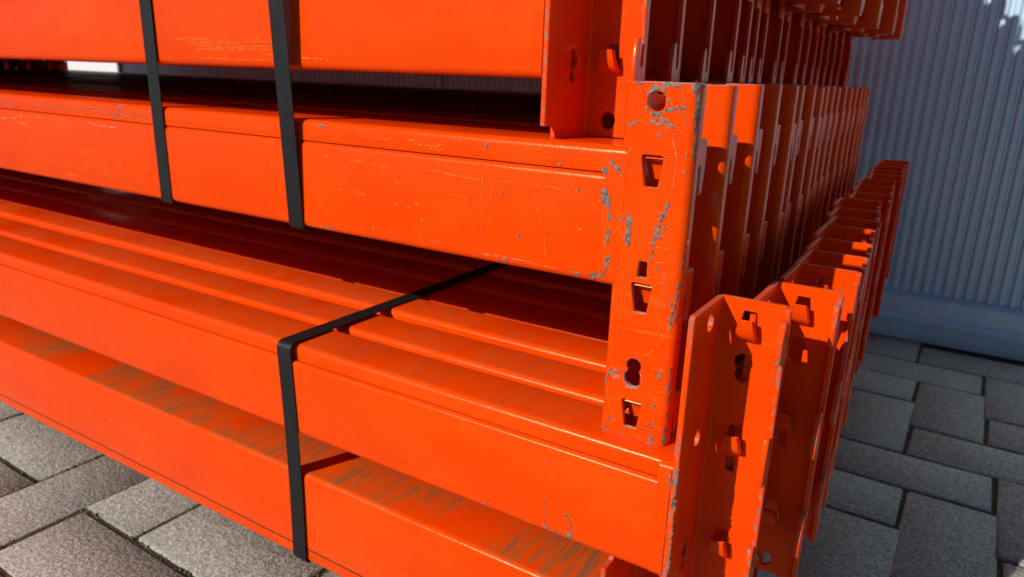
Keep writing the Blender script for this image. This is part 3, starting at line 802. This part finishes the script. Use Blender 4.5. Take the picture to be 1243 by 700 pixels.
def wear_mesh(marks, ox, oz, yf, holes, seed, zmin=-9, xmin=-9):
    r = random.Random(seed)
    bm = bmesh.new()
    def blocked(x, z):
        for hx, hz, hr in holes:
            if math.hypot(x - hx, z - hz) < hr: return (hx, hz, hr)
    def v(x, z, lift):
        x, z = max(x, xmin), max(z, zmin)
        b = blocked(x, z)
        if b:
            d = max(math.hypot(x - b[0], z - b[1]), 1e-5)
            x = b[0] + (x - b[0]) / d * b[2]; z = b[1] + (z - b[1]) / d * b[2]
        return bm.verts.new(((x - ox) * S, (yf(x - ox, z - oz) - lift) * S, (z - oz) * S))
    def patch(x, z, rx, rz, ang, mi, lift, rag=.34, n=None):
        if blocked(x, z): return
        n = n or max(7, min(34, int(10 + 2200 * max(rx, rz))))
        ca, sa = math.cos(math.radians(ang)), math.sin(math.radians(ang))
        ph = r.uniform(0, 99)
        lift += r.uniform(0, .0005)
        c = v(x, z, lift)
        ring = []
        for i in range(n):
            t = 2 * math.pi * i / n
            q = 1 + rag * 1.5 * noise.noise(Vector((math.cos(t) * 1.7 + ph, math.sin(t) * 1.7, ph))) + rag * r.uniform(-.55, .55)
            a, b = rx * q * math.cos(t), rz * q * math.sin(t)
            ring.append(v(x + a * ca - b * sa, z + a * sa + b * ca, lift))
        for i in range(n):
            bm.faces.new((c, ring[(i + 1) % n], ring[i])).material_index = mi
    MI = {'s': 0, 'y': 1, 'w': 2}
    for m in marks:
        k = m[0]
        if len(m) == 6:
            _, x, z, rx, rz, a = m
            ca, sa = math.cos(math.radians(a)), math.sin(math.radians(a))
            if k == 's':
                patch(x, z, rx, rz, a, 0, .0007)
                for q in range(int(5 + 1500 * max(rx, rz))):
                    t, f = r.uniform(0, 6.283), r.uniform(.9, 1.9)
                    dx, dz = rx * f * math.cos(t), rz * f * math.sin(t)
                    sz = r.uniform(.0003, .0010)
                    patch(x + dx * ca - dz * sa, z + dx * sa + dz * ca, sz, sz * r.uniform(.6, 2), 0, 0 if r.random() < .6 else 1, .0005, .3, 6)
            else:
                for q in range(int(12 + rx * rz * 2.2e5)):
                    t, f = r.uniform(0, 6.283), math.sqrt(r.random())
                    dx, dz = rx * f * math.cos(t), rz * f * math.sin(t)
                    sz = r.uniform(.0003, .0011)
                    patch(x + dx * ca - dz * sa, z + dx * sa + dz * ca, sz * (2.4 if rx > rz else 1), sz * (1 if rx > rz else 2.4) * .6, 0, MI[k], .0004, .3, 6)
            continue
        _, w, pts = m
        w = max(w * .42, .0004)
        for (x0, z0), (x1, z1) in zip(pts, pts[1:]):
            L = math.hypot(x1 - x0, z1 - z0)
            if L < 1e-5: continue
            tx, tz = (x1 - x0) / L, (z1 - z0) / L
            n = max(1, int(L / .004))
            prev = None
            lf = .0006 + r.uniform(0, .0004)
            for i in range(n + 1):
                f = i / n
                x, z = x0 + (x1 - x0) * f, z0 + (z1 - z0) * f
                ww = w * r.uniform(.45, 1.15) * (.4 + .6 * min(1, 4 * min(f + .15, 1.15 - f)))
                if k != 's' and r.random() < .16 or blocked(x, z): prev = None; continue
                j = r.uniform(-.25, .25) * w
                cur = [v(x - tz * (j + ww), z + tx * (j + ww), lf), v(x - tz * (j - ww), z + tx * (j - ww), lf)]
                if prev: bm.faces.new((prev[0], prev[1], cur[1], cur[0])).material_index = MI[k]
                prev = cur
            if k == 's':
                for q in range(int(L / .003)):
                    f = r.random(); o_ = r.gauss(0, w * 1.3); sz = r.uniform(.0003, .0008)
                    patch(x0 + (x1 - x0) * f - tz * o_, z0 + (z1 - z0) * f + tx * o_, sz, sz, 0, 0, .0005, .3, 6)
    for f in bm.faces:
        if f.normal.y > 0: f.normal_flip()
    return mesh_from(bm, "paint_wear", [M_BARE, M_SCRATCH, M_SCUFF], 0)

def y_plate(x, z):
    if x > CW - RB:
        q = min((x - CW + RB) / RB, .97); return RB - RB * math.sqrt(1 - q * q)
    if x < RB and not -.325 < z < -.090:
        q = min((RB - x) / RB, .97); return RB - RB * math.sqrt(1 - q * q)
    return 0.0
def y_beam(h, seam):
    zs = h - seam
    def f(x, z):
        if x > -.032 and z > .012: return -.0003
        if z < .013:
            q = min((.013 - z) / .013, .97); return .013 * (1 - math.sqrt(1 - q * q))
        if z < zs - .012: return 0.0
        if z < zs:
            q = min((z - zs + .0125) / .0125, .97); return .0125 * (1 - math.sqrt(1 - max(q, 0) ** 2))
        if z < h - .013: return SLOT
        q = min((z - h + .013) / .013, .97); return SLOT + .013 * (1 - math.sqrt(1 - q * q))
    return f
HOLES3 = [(-.457 + .0535, -.577 + .546, .0155), (-.457 + .053, -.577 + .107, .0168), (-.457 + .053, -.577 + .1285, .0137)]
for dt in (.02, .22, .42):
    HOLES3 += [(-.457 + .0545, -.577 + dt + q, .0125 + q * .12) for q in (.008, .022, .036)]
HOLES3 += [(-.457 + .053, -.577 + .291, .0125)]

GROUPS = {1: "beams of the bottom layer", 2: "beams of the second layer", 3: "beams of the third layer", 4: "beams of the fourth layer", 5: "beams of the fifth layer", 6: "beams of the top layer"}
LAYN = {1: "bottom layer", 2: "second layer from the bottom", 3: "third layer from the bottom", 4: "fourth layer from the bottom", 5: "fifth layer from the bottom", 6: "sixth and topmost layer"}
ORD = ["front", "second", "third", "fourth", "fifth", "sixth", "seventh", "eighth", "ninth", "tenth", "eleventh", "twelfth", "thirteenth", "fourteenth", "fifteenth", "sixteenth", "rearmost"]

WEAR = {3: (MK_B3, -.457, -.322), 2: (MK_B2, -.308, -.785), 4: (MK_B4, -.601, -.0045)}
def beam_tree(layer, lb, h, seam, flip, plate_off, wy, wz, mat, cmats, lod, front=False):
    """one beam; wy: hook flange in front, wz: plate upside down; plate_off: z of plate top above the beam's underside"""
    root = bpy.data.objects.new("rack_crossbar", None)
    root.empty_display_size = .04
    link(root)
    kids[root.name] = []
    a, b, cp = body(h, seam, flip, mat, .0137 if wy else -.0002, lb)
    for nm, me in (("outer_channel", a), ("inner_channel", b), ("end_cap", cp)):
        kids[root.name].append(obj(nm, me, root))
    for side in (0, 1):
        cm, hooks = conn(side, wy, wz, cmats, lod if side == 0 else 1)
        c = obj("connector", cm, root)
        c.location = (0 if side == 0 else -lb * S, 0, plate_off * S)
        kids[root.name].append(c)
        kids[c.name] = []
        if front and side == 0 and layer == 3:
            w = obj("paint_wear", wear_mesh(MK_P, -.457, -.003, y_plate, HOLES3, 5, -.5765, -.4565), c)
            w['kind'] = 'stuff'
        if side == 0:
            for hm in hooks:
                kids[c.name].append(obj("hook", hm, c))
    if front and layer in WEAR:
        mkk, ox, oz = WEAR[layer]
        w = obj("paint_wear", wear_mesh(mkk, ox, oz, y_beam(h, seam), [], layer, oz + .003), root)
        w['kind'] = 'stuff'
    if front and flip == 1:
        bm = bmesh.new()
        add_box(bm, -lb * S, -.016 * S, .0003 * S, .005 * S, (seam - .0032) * S, (seam + .0002) * S)  # thin dark brown strip set into the seam groove
        kids[root.name].append(obj("groove_strip", mesh_from(bm, "groove_strip", [M_GROOVE], 0), root))
    if front and not wy:
        w = obj("weld", weld_mesh(h, cmats[0]), root)
        kids[root.name].append(w)
    return root

F2 = [1.0, 1.152, 1.305, 1.458, 1.61, 1.765, 1.93, 2.10, 2.29, 2.49, 2.69, 2.88, 3.06, 3.24, 3.43, 3.62, 3.80]
X2 = [-.190, -.138, -.131, -.137, -.147, -.159, -.164, -.183, -.202, -.189, -.205, -.216, -.203, -.218, -.233, -.24, -.24]
F3 = [1.045, 1.21, 1.376, 1.53, 1.685, 1.84, 1.995, 2.15, 2.31, 2.475, 2.64, 2.81, 2.99, 3.17, 3.36, 3.55, 3.73]
X3 = [-.339, -.339, -.338, -.341, -.34, -.357, -.359, -.366, -.379, -.389, -.398, -.402, -.408, -.415, -.421, -.431, -.44]
X4 = [-.483, -.482, -.48, -.474, -.489, -.51, -.527, -.523, -.538, -.531, -.537, -.543, -.555, -.562, -.567, -.57, -.561]
X5 = [-.345, -.37, -.42, -.352, -.43, -.40, -.45, -.36, -.43, -.35, -.44, -.41, -.36, -.43, -.345, -.42, -.35]
X6 = [x + .06 for x in X4]
X1 = [-.298 + .01 * math.sin(i * 2.1) for i in range(17)]
F1 = [1.003 + .166 * i for i in range(17)]
F4 = [y + .003 for y in F3]
F5 = [y - .055 * max(0, 1 - i / 5) for i, y in enumerate(F3)]
LBS = {1: LB, 2: LB, 3: LB, 4: LB, 5: LB + .5, 6: LB + .5}

# layer: underside z, height, seam from top, seam at the bottom?, plate top above underside, hook flange in front?, upside down?
SPEC = {
    1: (-1.116, .234, .036, True,  .324, 0, 1),
    2: (-.785, .208, .034, 2, .454, 0, 0),
    3: (-.322, .222, .042, False, .319, 1, 1),
    4: (-.0045, .214, .036, False, .4785, 0, 0),
    5: (.456, .222, .042, False, .318, 1, 1),
    6: (.7745, .214, .036, False, .4785, 0, 0)}
FR = {1: F1, 2: F2, 3: F3, 4: F4, 5: F5, 6: F4}
XR = {1: X1, 2: X2, 3: X3, 4: X4, 5: X5, 6: X6}
MB = {1: M_PAINT_TOP, 2: M_PAINT_TOP2, 3: M_PAINT_OLD, 4: M_BEAM4, 5: M_PAINT, 6: M_PAINT}
MB1 = {1: M_PAINT_TOP, 2: M_BEAM2, 3: M_BEAM3, 4: M_BEAM4, 5: M_PAINT, 6: M_PAINT}
FRONT_LABEL = {
    1: "orange racking beam lowest at the front, streaky worn top, groove along its lower edge",
    2: "orange racking beam with a U shaped scrape, front of the layer under the overhanging plate",
    3: "scratched orange racking beam whose chipped slotted end plate faces the viewer",
    4: "orange racking beam along the top edge of the picture, with a hooked end plate",
    5: "front orange racking beam of the fifth layer, above the picture's top edge",
    6: "front orange racking beam of the topmost layer, out of the picture above"}
rj = random.Random(11)
for L in (1, 2, 3, 4, 5, 6):
    z0, h, seam, flip, off, wy, wz = SPEC[L]
    proto = None
    for i, (y, xr) in enumerate(zip(FR[L], XR[L])):
        if i == 0:
            cm = (M_PLATE3, M_RIM3) if L == 3 else (M_PAINT, M_RIM)
            r = beam_tree(L, LBS[L], h, seam, flip, off, wy, wz, MB1[L], cm, 0, True)
        elif proto is None:
            r = proto = beam_tree(L, LBS[L], h, seam, flip, off, wy, wz, MB[L], (M_PAINT_OLD, M_RIM3) if L in (3, 5) else (M_PAINT, M_RIM), 0)
        else:
            r = copy_tree(proto)
        jz = 0 if i == 0 else rj.uniform(-.003, .003)
        r.location = W3(xr - CW, y, z0 + jz)
        if i: r.rotation_euler = (rj.uniform(-.008, .008), rj.uniform(-.0004, .0004), rj.uniform(-.0008, .0008))
        lab = FRONT_LABEL[L] if i == 0 else "orange racking beam, %s%s in the %s" % (ORD[i], "" if i == 16 else " from the front", LAYN[L])
        tag(r, lab, "racking beam", GROUPS[L], "thing")

# ------------------------------------------------------------------ straps
def strap(name, path, wdt, label, width_dir_x=True):
    """path: list of (x, y, z) of the strap's middle, closed loop"""
    bm = bmesh.new()
    n = len(path)
    th = .0018
    rows = []
    for i in range(n):
        p = Vector(path[i]); a = Vector(path[i - 1]); b = Vector(path[(i + 1) % n])
        t = (b - a); t.x = 0; t.normalize()
        nr = Vector((0, -t.z, t.y))
        r_ = []
        for sx, sn in ((-1, 0), (1, 0), (1, 1), (-1, 1)):
            q = p + Vector((sx * wdt / 2, 0, 0)) + nr * th * sn
            r_.append(bm.verts.new(W3(*q)))
        rows.append(r_)
    for i in range(n):
        r0, r1 = rows[i], rows[(i + 1) % n]
        for a in range(4):
            b = (a + 1) % 4
            bm.faces.new((r0[a], r0[b], r1[b], r1[a]))
    bmesh.ops.recalc_face_normals(bm, faces=bm.faces)
    org = W3(*path[0])
    for v in bm.verts: v.co -= org
    o = obj(name, mesh_from(bm, name, [M_STRAP], 40))
    o.location = org
    return tag(o, label, "strap", "black strapping bands round the bundles")

def loop(x_top, x_bot, yf, yb, zt, zb, bow=0.0, lean=0.0, zk=1.0, nb=14, xback=0.0, xbt=0.0, r=.007):
    pts = []
    # front, from the bottom up
    for i in range(nb + 1):
        f = i / nb
        z = zb + r + (zt - zb - 2 * r) * f
        x = x_bot + (x_top - x_bot) * f + bow * math.sin(math.pi * f)
        pts.append((x, yf - lean * min(1, (z - zb) / (zk - zb)), z))
    for k in range(1, 5):
        a = math.pi / 2 * k / 4
        pts.append((x_top, yf - lean + r - r * math.cos(a), zt - r + r * math.sin(a)))
    for i in range(1, 9):
        f = i / 9
        pts.append((x_top + xback * f, yf + r + (yb - yf - 2 * r) * f, zt))
    for k in range(0, 5):
        a = math.pi / 2 * k / 4
        pts.append((x_top + xback, yb - r + r * math.sin(a), zt - r + r * math.cos(a)))
    for k in range(0, 5):
        a = math.pi / 2 * k / 4
        pts.append((x_bot + xback, yb - r + r * math.cos(a), zb + r - r * math.sin(a)))
    for k in range(0, 4):
        a = math.pi / 2 * k / 4
        pts.append((x_bot, yf + r - r * math.sin(a), zb + r - r * math.cos(a)))
    return pts

SA, SB = (-1.635, -1.6265), (-1.1764, -1.1775)
strap("strap", loop(SA[0], SA[1], 1.0443, 3.905, .2125, -.3265), .042, "black strap crossing the upper beams, left one of two, narrower in view")
strap("strap", loop(SB[0], SB[1], 1.0437, 3.905, .6805, -.3265, r=.007, lean=.040, zk=.46), .0425, "black strap crossing the upper beams, the one nearer the slotted end plates")
strap("strap", loop(-1.187, -1.173, .9985, 3.975, -.5735, -1.1195, bow=.006, xback=-.02, r=.0135), .042, "black strap bent over the edge of the lower bundle down to the bottom beam")

# ------------------------------------------------------------------ white container beyond the wall's end
ct = empty("storage_container", W3(-11.7, 6.6, GZ))
tag(ct, "sunlit white container seen through the gap between the upper beam layers", "container")
def cb(name, x0, x1, y0, y1, z0, z1, m):
    bm = bmesh.new(); add_box(bm, x0 * S, x1 * S, y0 * S, y1 * S, z0 * S, z1 * S)
    bmesh.ops.bevel(bm, geom=list(bm.edges), offset=.006, segments=1, affect='EDGES')
    return obj(name, mesh_from(bm, name, [m], 30), ct)
cb("wall", -2.4, .50, .04, 6, .15, 6.2, M_WHITE)
cb("base_rail", -2.5, .56, 0, 6.05, 0, .24, M_DARKMETAL)
cb("roof_rail", -2.5, .56, 0, 6.05, 6.1, 6.4, M_WHITE)
for x in (-2.5, .46):
    cb("corner_post", x, x + .1, 0, .1, .25, 6.09, M_WHITE)
